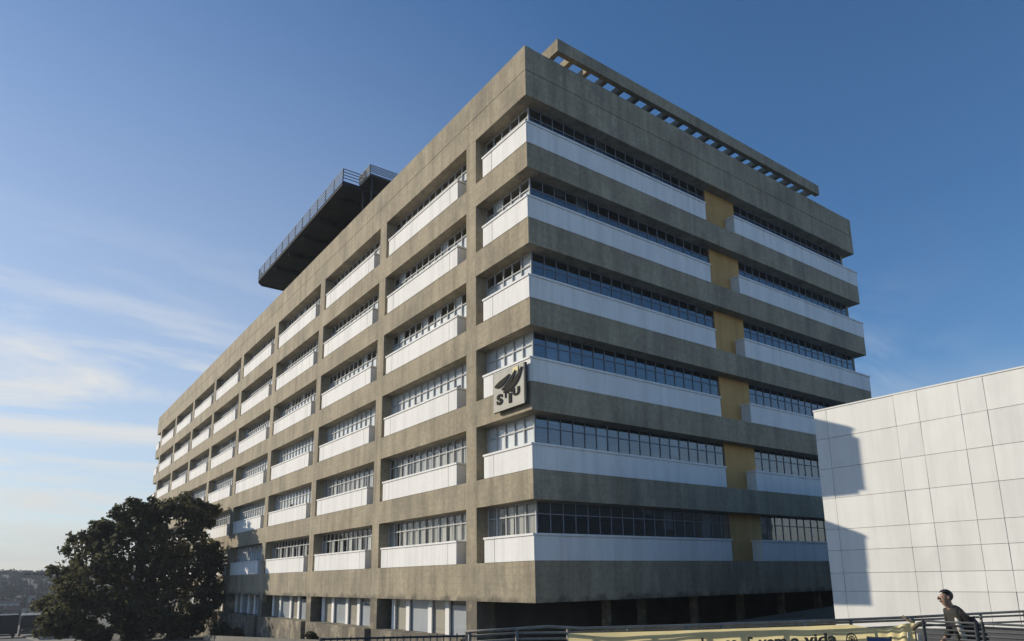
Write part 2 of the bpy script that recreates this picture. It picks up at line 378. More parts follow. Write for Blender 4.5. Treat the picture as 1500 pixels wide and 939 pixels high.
def sill_box_y(x0, x1, k, joints=True):
    "white box under a window of the long side"
    b = MB(); zt, zb = ZT[k], ZB[k]; e = 0.75
    cuts = [x0, x0+e, x1-e, x1] if joints == 2 else ([x0, x0+e, x1] if joints == 1 else [x0, x1])
    for a, c in zip(cuts, cuts[1:]):
        b.box(a + (0.02 if a != x0 else 0), c - (0.02 if c != x1 else 0), -0.02, 0.06, zb+0.003, zt-0.09)
    b.box(x0+0.004, x1-0.004, 0.062, RC+0.02, zb+0.003, zt-0.09)
    o = b.build('sill_box', 'white', hosp)
    MB().box(x0-0.04, x1+(0.0 if joints == 1 else 0.04), -0.06, RC+0.025, zt-0.088, zt).build('sill_cap', 'white', o)
    return o
def window_y(x0, x1, z0, z1, y, style, step=0.69, transom=0.82):
    fr = MB(); n = max(1, round((x1-x0)/step)); t = 0.028
    for i in range(n+1):
        x = x0+(x1-x0)*i/n; fr.box(x-t, x+t, y-0.035, y+0.02, z0, z1)
    for z in (z0+0.03, z0+transom, z1-0.03):
        if z < z1:
            for i in range(n):
                a = x0+(x1-x0)*i/n+t+.001; c = x0+(x1-x0)*(i+1)/n-t-.001
                fr.box(a, c, y-0.028, y+0.015, z-0.026, z+0.026)
    wnd = MB().quad((x0,y+.024,z0),(x1,y+.024,z0),(x1,y+.024,z1),(x0,y+.024,z1)).build('window', 'glass', hosp)
    fr.build('frame', 'frame', wnd)
    if style:
        b = MB(); rr = random.Random(int(x0*31+z0*7)); yb = y+0.04
        if style == 'blind':
            for i in range(n):
                a = x0+(x1-x0)*i/n; c = x0+(x1-x0)*(i+1)/n
                d = rr.choice((0,0,0,0,0,0,.12,.3)); zz = z0 + d*(z1-z0)
                zt_ = z1 if (z0 < 14 or rr.random() < .12) else z0+transom-.03
                b.box(a+.006, c-.006, yb, yb+.012, min(zz, zt_-.1), zt_)
            b.build('blind', 'blind', wnd)
        elif style == 'slat':
            m = n*3
            for i in range(m):
                a = x0+(x1-x0)*i/m; c = x0+(x1-x0)*(i+1)/m
                if rr.random() < .12: continue
                b.box(a+.01, c-.01, yb+rr.uniform(0,.02), yb+.03, z0, z1-rr.choice((0,0,.05)))
            b.build('vertical_blind', 'slat', wnd)
        elif style == 'half':
            for i in range(n):
                a = x0+(x1-x0)*i/n; c = x0+(x1-x0)*(i+1)/n
                if i % 2 == 0: b.box(a+.01, c-.03, yb, yb+.012, z0, z0+transom)
            b.build('blind', 'slat', wnd)
    return wnd
def sill_box_x(y0, y1, k, first):
    b = MB(); zt, zb = ZT[k], ZB[k]
    b.box(-0.06, 0.02, y0, y1, zb+0.003, zt-0.09); b.box(-RC-0.02, -0.062, y0+0.004, y1-0.004, zb+0.003, zt-0.09)
    o = b.build('sill_box', 'white', hosp)
    MB().box(-RC-0.025, 0.06, y0-(0.0 if first else .04), y1+.04, zt-0.088, zt).build('sill_cap', 'white', o)
def window_x(y0, y1, z0, z1, x, step=0.695, transom=0.82):
    fr = MB(); n = max(1, round((y1-y0)/step)); t = 0.02
    for i in range(n+1):
        y = y0+(y1-y0)*i/n; fr.box(x-0.022, x+0.004, y-t, y+t, z0, z1)
    for z in (z0+0.03, z0+transom, z1-0.03):
        for i in range(n):
            a = y0+(y1-y0)*i/n+t+.001; c = y0+(y1-y0)*(i+1)/n-t-.001
            fr.box(x-0.02, x+0.001, a, c, z-0.02, z+0.02)
    wnd = MB().quad((x-.024,y0,z0),(x-.024,y1,z0),(x-.024,y1,z1),(x-.024,y0,z1)).build('window', 'glassd', hosp)
    fr.build('frame', 'frameg' if z0 < 6 else 'framed', wnd)
    rr = random.Random(int(y0*17+z0*5)); b = MB()
    for i in range(n):
        if rr.random() < .10:
            a = y0+(y1-y0)*i/n; c = y0+(y1-y0)*(i+1)/n; b.box(x-.12, x-.11, a+.02, c-.02, z0+rr.choice((0,.3,.8))*(z1-z0), z1)
    if b.v: b.build('blind', 'slat', wnd)

YA, YB = 12.85, 15.38                                     # the ochre strip
for k in range(6):
    z0, z1 = ZT[k]+0.001, SOF[k]-0.001
    # corner bay
    sill_box_y(-3.45, 0.0, k, 1)
    window_y(COLR[0]+.01, -RC-.03, z0, z1, RC, 'blind' if k else 'slat')
    for n in range(8):
        xl, xr = COLR[n+1], COLR[n]-CW
        sill_box_y(xl+0.42, xr-0.80, k, 2)
        st = 'blind'
        if k == 0: st = ('slat', 'half', 'half', 'blind', 'slat')[n % 5]
        elif k == 1: st = ('slat', 'slat', 'blind', 'blind')[n % 4]
        window_y(xl+.01, xr-.01, z0, z1, RC, st)
    sill_box_y(-LX, COLR[8]-CW-0.8, k, 0)
    window_y(-LX+RC+.03, COLR[8]-CW-.01, z0, z1, RC, 'blind')
    # short side
    sill_box_x(0.052, 12.04, k, True); sill_box_x(14.5, LY, k, False)
    window_x(RC+.03, YA-.01, z0, z1, -RC); window_x(YB+.01, LY-RC, z0, z1, -RC)
    MB().box(-RC-0.3, -RC+0.05, YA, YB, ZB[k]+0.002, z1).build('accent_panel', 'ochre', hosp)
    # far sides, closed with plain window walls
    MB().box(-LX+RC, -RC, LY-RC, LY-RC+.2, ZB[k]+.002, z1).build('rear_wall', 'concrete', hosp)
    MB().box(-LX, -LX+RC, 0.07, LY, ZB[k]+0.003, ZT[k]).build('sill_box', 'white', hosp)
# ground floor, long side
GZ = 0.42
for n in range(8):
    xl, xr = COLR[n+1], COLR[n]-CW; z0, z1 = GZ, BB[0]-.001; g = H(xl, 0)-.6
    w_ = MB().quad((xl+.01,RC+.06,z0),(xr-.01,RC+.06,z0),(xr-.01,RC+.06,z1),(xl+.01,RC+.06,z1)).build('ground_floor_window', 'glass', hosp)
    off = (0.62, 2.25, 4.55, 6.2) if n % 2 == 0 else (0.45, 2.1, 4.3, 6.0)
    for o_ in off:
        MB().box(xl+o_, xl+o_+.36, RC-.04, RC+.058, z0, z1).build('mullion', 'white', w_)
    c = MB(); c.box(xl+off[0]+.38, xl+off[1]-.03, RC+.09, RC+.11, z0, z1); c.box(xl+off[2]+.38, xl+off[3]-.03, RC+.09, RC+.11, z0, z1)
    c.build('curtain', 'curtain', w_)
    c = MB(); c.box(xl+off[1]+.38, xl+off[2]-.03, RC+.09, RC+.11, z0, z1); c.box(xl+off[3]+.38, xr-.02, RC+.09, RC+.11, z0, z1-.25)
    c.build('frosted_film', 'film', w_)
    MB().box(xl+.003, xr-.003, -.28, RC+.05, g, GZ-.002).build('plinth', 'concrete', hosp)
MB().box(-LX, COLR[8]-CW-.003, .1, RC+.4, -5, BB[0]-.002).build('ground_floor_wall', 'concrete', hosp)
# undercroft behind the short side
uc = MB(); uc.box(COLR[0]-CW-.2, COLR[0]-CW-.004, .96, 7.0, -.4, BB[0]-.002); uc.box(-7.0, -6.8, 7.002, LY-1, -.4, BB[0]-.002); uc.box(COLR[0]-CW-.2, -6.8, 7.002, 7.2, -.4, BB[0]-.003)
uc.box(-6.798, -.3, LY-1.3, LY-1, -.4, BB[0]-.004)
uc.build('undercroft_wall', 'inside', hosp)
for y in (5.02, 7.2, 10.78, 14.36, 17.94, 21.5, 25.0):
    MB().box(-1.66, -1.34, y-.13, y+.13, -.3, BB[0]-.002).build('pillar', 'concrete', hosp)

# pergola on the roof edge
PX, PZ0, PZ1 = -0.30, 27.45, 28.12
pg = MB().box(PX-.28, PX, 2.2, 24.6, PZ0, PZ1).build('pergola', 'concrete', hosp)
bk = MB().box(-4.0, -3.7, 2.9, 24.6, 25.172, PZ1+1.2); bk.build('back_wall', 'concrete', pg)
for i in range(20):
    y = 2.2 + i*(24.6-2.2-.3)/19
    MB().box(-3.698 if i else -3.9, PX-.282, y, y+.26, PZ0+(.28 if i else .01), PZ1-.02).build('rafter', 'concrete', pg)
# helipad on its frame
HZ = 28.9
poly = [(-19.3,-.75),(-38.3,-.72),(-38.9,-.35),(-38.9,16.6),(-38.3,17.2),(-20.0,17.2),(-19.3,16.6)]
hp = MB().prism(poly, HZ, HZ+.16).build('helipad', 'deck', hosp)
fa = MB()
for (a, c) in zip(poly, poly[1:]+poly[:1]):
    A, B_ = Vector((*a, HZ-.03)), Vector((*c, HZ+.02)); d = (B_-A).normalized(); nrm = Vector((d.y, -d.x, 0)); L_ = (B_-A).length
    fa.obox((A+B_)/2+Vector((0,0,.07))-nrm*.0+Vector((0,0,0)), d, nrm, (0,0,1), L_/2-.03, .04, .14)
fa.build('fascia', 'steel', hp)
ra = MB(); nn = MB()
for (a, c) in zip(poly, poly[1:]+poly[:1]):
    A, B_ = Vector((*a, HZ+.28)), Vector((*c, HZ+.28)); d = (B_-A); L_ = d.length; d.normalize(); nrm = Vector((d.y,-d.x,0))
    n_ = max(1, round(L_/1.6))
    for zz in (.2, .42, .64, .85): ra.tube([A+Vector((0,0,zz)), B_+Vector((0,0,zz))], .03, 6)
    for i in range(n_+1):
        p = A+d*(L_*i/n_); ra.tube([p-Vector((0,0,.1)), p+Vector((0,0,.86))], .035, 6)
ra.build('railing', 'galv', hp)
for x in (-21.2, -24.5, -27.8, -31.1, -34.4):
    MB().box(x-.1, x+.1, -.45, 16.8, HZ-.34, HZ-.002).build('cross_beam', 'steel', hp)
for y in (1.6, 9, 16): MB().box(-37.5, -19.6, y-.12, y+.12, HZ-.68, HZ-.342).build('main_beam', 'steel', hp)
for x in (-20.2, -26.5, -33, -37):
    for y in (1.6, 9, 16): MB().tube([(x,y,25.1),(x,y,HZ-.69)], .13, 8).build('support_column', 'steel', hp)
br = MB(); br.tube([(-20.2,1.6,26.2),(-18.6,1.0,HZ-.4)], .08, 6); br.tube([(-20.2,1.6,26.3),(-22.0,1.6,HZ-.6)], .08, 6); br.build('brace', 'steel', hp)
# access landing beside the pad
LZ = 29.0
ld = MB().box(-18.9, -17.2, .25, 4.6, LZ-.16, LZ).build('access_landing', 'deck', hosp)
lr = MB(); lc = [(-18.9,.25),(-17.2,.25),(-17.2,4.6),(-18.9,4.6)]
for a, c in zip(lc, lc[1:]+lc[:1]):
    for zz in (.12,.24,.36,.48,.6): lr.tube([(*a, LZ+zz),(*c, LZ+zz)], .03, 6)
    lr.tube([(*a, LZ),(*a, LZ+.62)], .035, 6); lr.tube([((a[0]+c[0])/2,(a[1]+c[1])/2,LZ),((a[0]+c[0])/2,(a[1]+c[1])/2,LZ+.6)], .03, 6)
lr.build('railing', 'galv', ld)
for p in ((-18.8,.5),(-17.4,.5),(-17.4,4.4),(-18.8,4.4)): MB().tube([(*p,25.1),(*p,LZ-.17)], .07, 8).build('support_column', 'steel', ld)

# ------------------------------------------------------------------ emblem sign on the corner
sg = empty('emblem_sign', (-1.05, -.36, 9.7))
tag(sg, 'square emblem sign with three dark swooshes on the corner of the concrete block', 'sign')
SX0, SX1, SZ0, SZ1, SY = -2.40, -0.13, 9.80, 11.52, -0.22
MB().box(SX0, SX1, SY, -.105, SZ0, SZ1).build('sign_box', 'signe', sg)
MB().box(SX0+.03, SX1-.06, SY-.015, SY-.002, SZ0+.10, SZ1-.03).build('sign_face', 'signw', sg)
MB().box(SX0+.02, SX1-.03, SY-.03, SY-.002, SZ0+.0, SZ0+.09).build('bottom_rail', 'signw', sg)
def sp(u, v): return SX0 + u*(SX1-SX0), SZ0 + v*(SZ1-SZ0)
def swoosh(pts, wid):
    b = MB(); n = len(pts)
    for i, (u, v) in enumerate(pts):
        a = pts[max(i-1,0)]; c = pts[min(i+1,n-1)]; dx, dz = c[0]-a[0], (c[1]-a[1]); l = math.hypot(dx,dz); nx, nz = -dz/l, dx/l
        hw = wid*math.sin(math.pi*(i+.35)/(n-.3))*.5+.012
        for s_ in (1,-1):
            x, z = sp(u+nx*hw*s_, v+nz*hw*s_); b.v += [(x, SY-.06, z), (x, SY-.016, z)]
    for i in range(n-1):
        q = i*4; r = q+4
        for f in ((q,q+2,r+2,r),(q+1,r+1,r+3,q+3),(q,r,r+1,q+1),(q+2,q+3,r+3,r+2)): b.f.append(f); b.mi.append(0)
    b.f += [(0,1,3,2),(q+4,q+6,q+7,q+5)]; b.mi += [0,0]
    return b
def arc(p0, p1, p2, n=12):
    return [((1-t)**2*p0[0]+2*t*(1-t)*p1[0]+t*t*p2[0], (1-t)**2*p0[1]+2*t*(1-t)*p1[1]+t*t*p2[1]) for t in [i/(n-1) for i in range(n)]]
for p, wd in ((arc((.08,.66),(.20,.60),(.55,.83)), .13), (arc((.30,.52),(.52,.52),(.74,.88)), .10), (arc((.36,.44),(.74,.48),(.93,.90)), .12)):
    swoosh(p, wd).build('swoosh', 'signd', sg)
x0, z0 = sp(.66,.84); x1, z1 = sp(.82,.96); MB().box(x0,x1,SY-.05,SY-.016,z0,z1).build('yellow_square', 'signy', sg)

def text_mesh(txt, bold=0.0):
    c = bpy.data.curves.new('lettering', 'FONT'); c.body = txt; c.size = 1.0; c.offset = bold; c.resolution_u = 3; c.extrude = 0.01
    o = bpy.data.objects.new('lettering_tmp', c); COL.objects.link(o)
    dg = bpy.context.evaluated_depsgraph_get(); me = bpy.data.meshes.new_from_object(o.evaluated_get(dg))
    bpy.data.objects.remove(o); return me
def place_text(txt, fn, name, m, parent, width=None, height=None, bold=0.03):
    me = text_mesh(txt, bold); xs = [v.co.x for v in me.vertices]; ys = [v.co.y for v in me.vertices]
    x0, x1, y0, y1 = min(xs), max(xs), min(ys), max(ys)
    sx = (width/(x1-x0)) if width else None; sy = (height/(y1-y0)) if height else sx
    sx = sx or sy
    for v in me.vertices: v.co = fn((v.co.x-x0)*sx, (v.co.y-(y0 if height else 0))*sy, v.co.z)
    me.materials.clear(); me.materials.append(MT[m]); me.update()
    o = bpy.data.objects.new(name, me); COL.objects.link(o); o.parent = parent; o.matrix_parent_inverse = parent_inv(parent); return o
for txt, u, v, wd, ht in (('S', .13,.16,.24,.27), ('T', .36,.28,.14,.18), ('I', .52,.12,.10,.24), ('M', .46,.38,.20,.16), ('U', .64,.25,.26,.20)):
    X, Z = sp(u, v)
    place_text(txt, lambda a, b, c, X=X, Z=Z: Vector((X+a, SY-.03-c*2, Z+b)), 'letter', 'signd', sg, wd*(SX1-SX0)*.8, ht*(SZ1-SZ0), .05)

# ------------------------------------------------------------------ the white clad building
WX, WY, WT = 8.40, 6.10, 8.50
wb = empty('clad_building', (14, 15, 1.2))
tag(wb, 'windowless building faced with large white rectangular panels', 'building')
MB().box(WX+.05, 42, WY+.07, 30, -.5, WT-.06).build('wall', 'joint', wb)
vx = [WX, 8.87, 11.17, 11.90, 13.08, 13.77, 14.95, 15.66, 16.84, 17.55, 18.73, 19.44, 20.6, 22.8, 25.0, 27.2, 29.4, 31.6, 33.8, 36, 38.2, 40.4, 42]
hz = [0.6, 2.33, 2.92, 3.66, 4.36, 5.41, 6.43, 7.48, WT]
cb = MB(); r_ = random.Random(11)
for a, c in zip(vx, vx[1:]):
    for z0, z1 in zip(hz, hz[1:]):
        g = .006; t = [r_.uniform(-.006, .006) for _ in range(4)]
        b = len(cb.v)
        fr = [(a+g,WY+t[0],z0+g),(c-g,WY+t[1],z0+g),(c-g,WY+t[2],z1-g),(a+g,WY+t[3],z1-g)]
        cb.v += fr + [(x, WY+.045, z) for x, _, z in fr]
        for q in ((0,1,2,3),(0,4,5,1),(1,5,6,2),(2,6,7,3),(3,7,4,0)): cb.f.append(tuple(b+i for i in q)); cb.mi.append(0)
yy = [WY+.07+2.3*i for i in range(11)]
for a, c in zip(yy, yy[1:]):
    for z0, z1 in zip(hz, hz[1:]): cb.box(WX, WX+.045, a+.011, c-.011, z0+.011, z1-.011)
cb.build('cladding', 'clad', wb)
MB().box(WX-.01, 42, WY-.02, WY+.35, WT+.002, WT+.05).box(WX-.01, WX+.3, WY+.352, 30, WT+.002, WT+.05).build('coping', 'clad', wb)

# ------------------------------------------------------------------ vegetation
def leafcloud(name, lobes, n, size, m, parent, seed, squash=1.0, pw=2.2):
    rg = np.random.default_rng(seed)
    L_ = np.array(lobes); w_ = L_[:,3]**pw; idx = rg.choice(len(L_), n, p=w_/w_.sum())
    d = rg.normal(size=(n,3)); d /= np.linalg.norm(d,axis=1)[:,None]
    rad = L_[idx,3] * (rg.random(n)**0.38) * (1+rg.normal(size=n)*.07)
    c = L_[idx,:3] + d*rad[:,None]*np.array([1,1,squash])
    t = rg.normal(size=(n,3)); t /= np.linalg.norm(t,axis=1)[:,None]
    nr = d*.6 + rg.normal(size=(n,3))*.8
    b_ = np.cross(t, nr); b_ /= np.linalg.norm(b_,axis=1)[:,None]
    s_ = size*(0.55+0.9*rg.random(n))[:,None]
    v = np.stack([c-t*s_, c+b_*s_*.55, c+t*s_, c-b_*s_*.55], axis=1).reshape(-1,3)
    me = bpy.data.meshes.new(name)
    me.vertices.add(n*4); me.vertices.foreach_set('co', v.ravel())
    me.loops.add(n*4); me.loops.foreach_set('vertex_index', np.arange(n*4, dtype=np.int32))
    me.polygons.add(n); me.polygons.foreach_set('loop_start', np.arange(0,n*4,4,dtype=np.int32))
    me.update(calc_edges=True); me.materials.append(MT[m])
    o = bpy.data.objects.new(name, me); COL.objects.link(o)
    if parent: o.parent = parent; o.matrix_parent_inverse = parent_inv(parent)
    return o

TD = 60.0
tb = at(193, 935, TD); tgz = H(tb.x, tb.y)
tree = empty('broadleaf_tree', (tb.x, tb.y, tgz))
tag(tree, 'large dark broadleaf tree in front of the far end of the concrete block', 'tree')
r_ = random.Random(21)
hR = Vector((RT.x, RT.y, 0)).normalized(); hF = Vector((FW.x, FW.y, 0)).normalized()
# outline of the crown in metres: (sideways, above eye level)
lob = []
prof = [(-7.0,-1.2,2.0),(-6.3,1.6,1.3),(-5.2,3.4,1.6),(-4.2,4.9,1.2),(-3.2,4.6,1.5),(-2.0,5.0,1.5),(-.8,5.5,1.4),(.2,6.6,1.0),(1.3,6.2,1.3),(2.6,7.0,1.3),(3.8,7.1,1.2),(5.0,6.6,1.2),(6.2,6.7,.9),
        (6.0,5.2,1.4),(6.6,3.4,1.5),(6.9,1.5,1.3),(7.2,-.3,1.2),(6.6,-2.0,1.0),(-6.8,-2.6,1.3),(-5.6,-2.9,1.3),
        (-4.6,-3.6,1.1),(-2.6,-3.4,1.3),(.4,-3.5,1.2),(2.8,-3.1,1.4),(4.6,-3.0,1.2),(6.0,-3.2,.9),(-4,1.5,2.4),(-1,2.5,2.8),(2.3,3.3,2.8),(4.3,1.3,2.5),(1,-.3,2.8),(-2.6,-.9,2.6),(4.2,-1.6,2.1),(-4.6,-1.2,2.1),(0,-2.4,1.7)]
for (sx, uz, rr) in prof:
    k = 3 if rr > 2 else 2
    for j in range(k):
        dep = r_.uniform(-1,1)*(3.6 if rr > 2 else 2.2)
        p = tree.location + hR*(sx*(.89 if sx > 0 else .82)-.15+r_.uniform(-.3,.3)) + hF*dep
        lob.append((p.x, p.y, CAM.z+uz+r_.uniform(-.3,.3)-.5, rr*r_.uniform(.55,.84)))
small = []
for (x,y,z,rr) in lob:
    for j in range(6):
        d = Vector((r_.gauss(0,1), r_.gauss(0,1), r_.gauss(.2,1))).normalized()*rr*r_.uniform(.8,1.3)
        small.append((x+d.x, y+d.y, z+d.z, r_.uniform(.28,.62)))
leafcloud('crown', lob+small, 50000, .18, 'leaf', tree, 5, .92, 1.35)
tk = MB(); base = tree.location
tk.tube([base+Vector((0,0,-.3)), base+Vector((.05,.05,1.0)), base+Vector((-.1,.1,2.4))], [.48,.38,.33], 10)
for i in range(9):
    a = i*2.4; e = r_.choice(lob); top = base+Vector((-.1,.1,2.2+i*.05)); end = Vector(e[:3])
    mid = top.lerp(end, .5)+Vector((r_.uniform(-.5,.5), r_.uniform(-.5,.5), r_.uniform(.1,.8)))
    tk.tube([top, mid, end], [.2,.12,.05], 7)
tk.build('trunk', 'bark', tree, smooth=True)

# shrubs along the foot of the long side
sh_lab = ['low shrub by itself in the sun before the ground floor windows', 'rounded shrub in the tree shadow beside the concrete plinth', 'clipped shrub near the foot of the big tree']
for i, (x, y, rr) in enumerate(((-19.5,-1.4,.42), (-34.5,-1.6,.6), (-38.5,-1.8,.9))):
    z = H(x, y); e = empty('shrub', (x, y, z)); tag(e, sh_lab[i], 'shrub', 'shrubs along the long facade')
    r2 = random.Random(40+i); l2 = [(x+r2.uniform(-.8,.8)*rr*1.3, y+r2.uniform(-.4,.4)*rr, z+rr*r2.uniform(.4,1.0), rr*r2.uniform(.45,.7)) for _ in range(9)]
    leafcloud('foliage', l2, 2600, .07, 'hedge', e, 60+i)
    MB().tube([(x,y,z-.1),(x+.05,y,z+rr*.7)], [.05,.03], 6).build('stem', 'bark', e)
# low garden wall in front of them
gw = MB()
for i in range(26):
    xa, xb = -37+i*1.2, -37+(i+1)*1.2-.012
    za, zb = H(xa,-3.2), H(xb,-3.2)
    b = len(gw.v)
    for y in (-3.34,-3.10):
        gw.v += [(xa,y,za-.3),(xb,y,zb-.3),(xb,y,zb+.36),(xa,y,za+.36)]
    for q in ((0,1,2,3),(7,6,5,4),(3,2,6,7),(0,3,7,4),(1,5,6,2)): gw.f.append(tuple(b+j for j in q)); gw.mi.append(0)
tag(gw.build('garden_wall', 'pave'), 'low pale garden wall running along the foot of the concrete block', 'wall')

# ------------------------------------------------------------------ railings in front of the camera
def hpt(px, py, d): return at(px, py, d)
pr = empty('pipe_railing', (14.6, -8.6, 1.0)); tag(pr, 'bent weathered pipe railing running behind the yellow banner', 'railing')
top = [(683,925.5,9.6),(740,922.5,9.6),(803,918,9.65),(850,920.5,9.7),(1000,916.5,9.9),(1120,912.5,10.15),(1240,908,10.5),(1330,904.3,10.95),(1420,899.5,11.7),(1520,894.5,12.7)]
low = [(686,932,9.6),(757,927.5,9.6),(832,926.5,9.7),(1000,920.5,9.9),(1120,916.5,10.15),(1240,912,10.5),(1330,908.5,10.95),(1420,904.5,11.7),(1520,900.5,12.7)]
MB().tube([hpt(*p) for p in top], .021, 8).build('top_rail', 'galvd', pr, smooth=True)
MB().tube([hpt(*p) for p in low], .017, 8).build('middle_rail', 'galvd', pr, smooth=True)
MB().tube([hpt(p[0], p[1]+9, p[2]) for p in low], .017, 8).build('lower_rail', 'galvd', pr, smooth=True)
for (px_, py_, d) in ((688,926,9.6),(757,922,9.6),(832,919.5,9.7),(920,919,9.8),(1007,916.5,9.9),(1058,915,10.0),(1116,912.5,10.15),(1178,910.5,10.3),(1246,908,10.5),(1336,904.3,10.95),(1436,899,11.8),(1500,895.6,12.5)):
    p = hpt(px_, py_, d); MB().tube([(p.x,p.y,H(p.x,p.y)), p], .024, 8).build('post', 'galvd', pr, smooth=True)
# hooped fence continuing to the left
base_d = 9.9
hf = empty('picket_fence', (11.8, -13.2, 1.0)); tag(hf, 'low dark iron picket fence left of the pipe railing', 'fence')
A, B_ = hpt(470, 936.5, base_d), hpt(684, 931.5, base_d)
MB().tube([A, B_], .016, 6).tube([A-Vector((0,0,.62)), B_-Vector((0,0,.62))], .014, 6).build('rail', 'steel', hf)
hb = MB()
for i in range(22):
    p = A.lerp(B_, (i+.5)/22) + Vector((0,0,rng.uniform(.015,.04)))
    hb.tube([p, p-Vector((0,0,.78))], .011, 6)
hb.build('picket', 'galvd', hf)
for p, up_ in ((A,.02),(B_,.06)):
    MB().tube([(p.x,p.y,H(p.x,p.y)), p+Vector((0,0,up_))], .03, 8).build('post', 'galvd', hf)

# slatted steel barrier in front of the person
sb = empty('slat_barrier', (17.5, -5.0, 1.0)); tag(sb, 'grey barrier of horizontal metal slats in front of the walking person', 'barrier')
A, B_ = hpt(1352, 909.5, 10.1), hpt(1530, 918, 9.1)
dv = (B_-A); dv.z = 0; Lb = dv.length; dv.normalize(); nv = Vector((dv.y,-dv.x,0))
def bp(s_, z): return A.lerp(B_, s_) + Vector((0,0,z))
MB().tube([bp(0,0), bp(1,0)], .015, 8).build('top_rail', 'galv', sb)
MB().tube([bp(0,-.05), bp(1,-.05)], .016, 8).build('second_rail', 'steel', sb)
st = MB()
for i in range(9):
    z = -.11-i*.062
    st.tube([bp(.31,z), bp(1,z)], .017, 6)
    if i < 9: st.tube([bp(0.01,z), bp(.29,z)], .012, 6)
st.build('slat', 'galv', sb)
for s_, t_ in ((0,.02),(.46,.028),(.515,.022),(.995,.03)):
    p = bp(s_, .02); MB().tube([(p.x,p.y,H(p.x,p.y)), p], t_, 8).build('post', 'steel', sb)

# ------------------------------------------------------------------ banner
bn = empty('cloth_banner', (15, -8.2, 1.2)); tag(bn, 'yellow cloth banner with dark lettering tied to the railing', 'banner')
edge = [(832,927.5,9.55),(900,926,9.6),(1000,923.3,9.75),(1100,919.8,9.95),(1180,917.2,10.1),(1232,915,10.25),(1247,915.2,10.3),(1268,918.5,10.35),(1295,919.5,10.45),(1318,915,10.55),(1336,911,10.6)]
E3 = [hpt(*p) for p in edge]
def smooth_path(P, n):
    out_ = []
    for i in range(len(P)-1):
        p0, p1, p2, p3 = P[max(i-1,0)], P[i], P[i+1], P[min(i+2,len(P)-1)]
        for j in range(n):
            t = j/n; out_.append(0.5*((2*p1)+(p2-p0)*t+(2*p0-5*p1+4*p2-p3)*t*t+(3*p1-p0-3*p2+p3)*t**3))
    return out_+[P[-1]]
EP = smooth_path(E3, 12); EL = [0.0]
for a, c in zip(EP, EP[1:]): EL.append(EL[-1]+(c-a).length)
def bpos(s_, v):
    s_ = min(max(s_, 0), EL[-1]-1e-4)
    i = max(j for j in range(len(EL)) if EL[j] <= s_); i = min(i, len(EP)-2)
    p = EP[i].lerp(EP[i+1], (s_-EL[i])/(EL[i+1]-EL[i]))
    rp = .018*math.sin(s_*3.1+v*2)*min(1, v*4) + .012*math.sin(s_*9+v*5+1)*min(1, v*5)
    fold = sstep(EL[-1]-1.0, EL[-1], s_)*.03*math.sin(s_*26)
    return p + Vector((0,0,-v)) - hF*(rp+fold+.03)
def s_of_px(px_):
    best = min(range(len(EP)), key=lambda j: abs(((EP[j]-CAM).dot(RT)/(EP[j]-CAM).dot(FW))*FPX+CX-px_)); return EL[best]
cl = MB(); ns, nv_ = 150, 14
for i in range(ns+1):
    for j in range(nv_+1): cl.v.append(tuple(bpos(EL[-1]*i/ns, .85*j/nv_)))
for i in range(ns):
    for j in range(nv_): q = i*(nv_+1)+j; cl.f.append((q,q+1,q+nv_+2,q+nv_+1)); cl.mi.append(0)
clo = cl.build('cloth', 'banner', bn, smooth=True)
for txt, pxa, pxb, drop in (('l',1024,1029,.105),('as',1060,1079,.105),('E',1090,1100,.118),('vem',1107,1150,.112),('a',1157,1169,.11),('vida',1176,1224,.105)):
    sa, sb_ = s_of_px(pxa), s_of_px(pxb)
    has = .155
    place_text(txt, lambda a, b, c, sa=sa, drop=drop: bpos(sa+a, drop+has-b) - hF*(.006+c*.1), 'lettering', 'ink', clo, sb_-sa, has if txt in ('l','E','vida') else has*.70, .03)
# round emblem outline and a blue picture on the banner
em = MB(); sc_ = s_of_px(1243)
for ra_, rb_ in ((.105,.085),(.06,.045)):
    for i in range(28):
        t0, t1 = 2*math.pi*i/28, 2*math.pi*(i+1)/28
        P = [bpos(sc_+r*math.cos(t), .215-r*math.sin(t))-hF*.007 for r, t in ((ra_,t0),(ra_,t1),(rb_,t1),(rb_,t0))]; em.quad(*P)
for i in range(6):
    t = math.pi*i/6
    P = [bpos(sc_+s2*.09*math.cos(t)+o2*.006*math.sin(t), .215-s2*.09*math.sin(t)+o2*.006*math.cos(t))-hF*.007 for s2, o2 in ((-1,-1),(1,-1),(1,1),(-1,1))]; em.quad(*P)
em.build('emblem', 'ink', clo)
pc = MB(); sa, sb_ = s_of_px(1267), s_of_px(1303)
for i in range(6):
    for j in range(4):
        P = [bpos(sa+(sb_-sa)*(i+a)/6, .145+.3*(j+c)/4)-hF*.008 for a, c in ((0,0),(0,1),(1,1),(1,0))]; pc.quad(*P)
pc.build('printed_picture', 'blue', clo)
pcf = MB()
for (a0,a1,v0,v1) in ((0,1,.13,.144),(0,.03,.144,.45),(.97,1,.144,.45)):
    for i in range(6):
        P = [bpos(sa+(sb_-sa)*(a0+(a1-a0)*(i+a)/6), v0+(v1-v0)*c)-hF*.009 for a, c in ((0,0),(0,1),(1,1),(1,0))]; pcf.quad(*P)
pcf.build('picture_border', 'ink', clo)
kn = MB(); kn.tube([hpt(1322,902,10.5), hpt(1328,907,10.45), hpt(1335,910.5,10.4), hpt(1340,911,10.35)], [.014,.024,.022,.012], 8)
kn.tube([hpt(1336,921,10.3), hpt(1346,914.5,10.3), hpt(1356,910.5,10.25)], [.028,.034,.02], 8)
kn.build('knot', 'ink', bn, smooth=True)
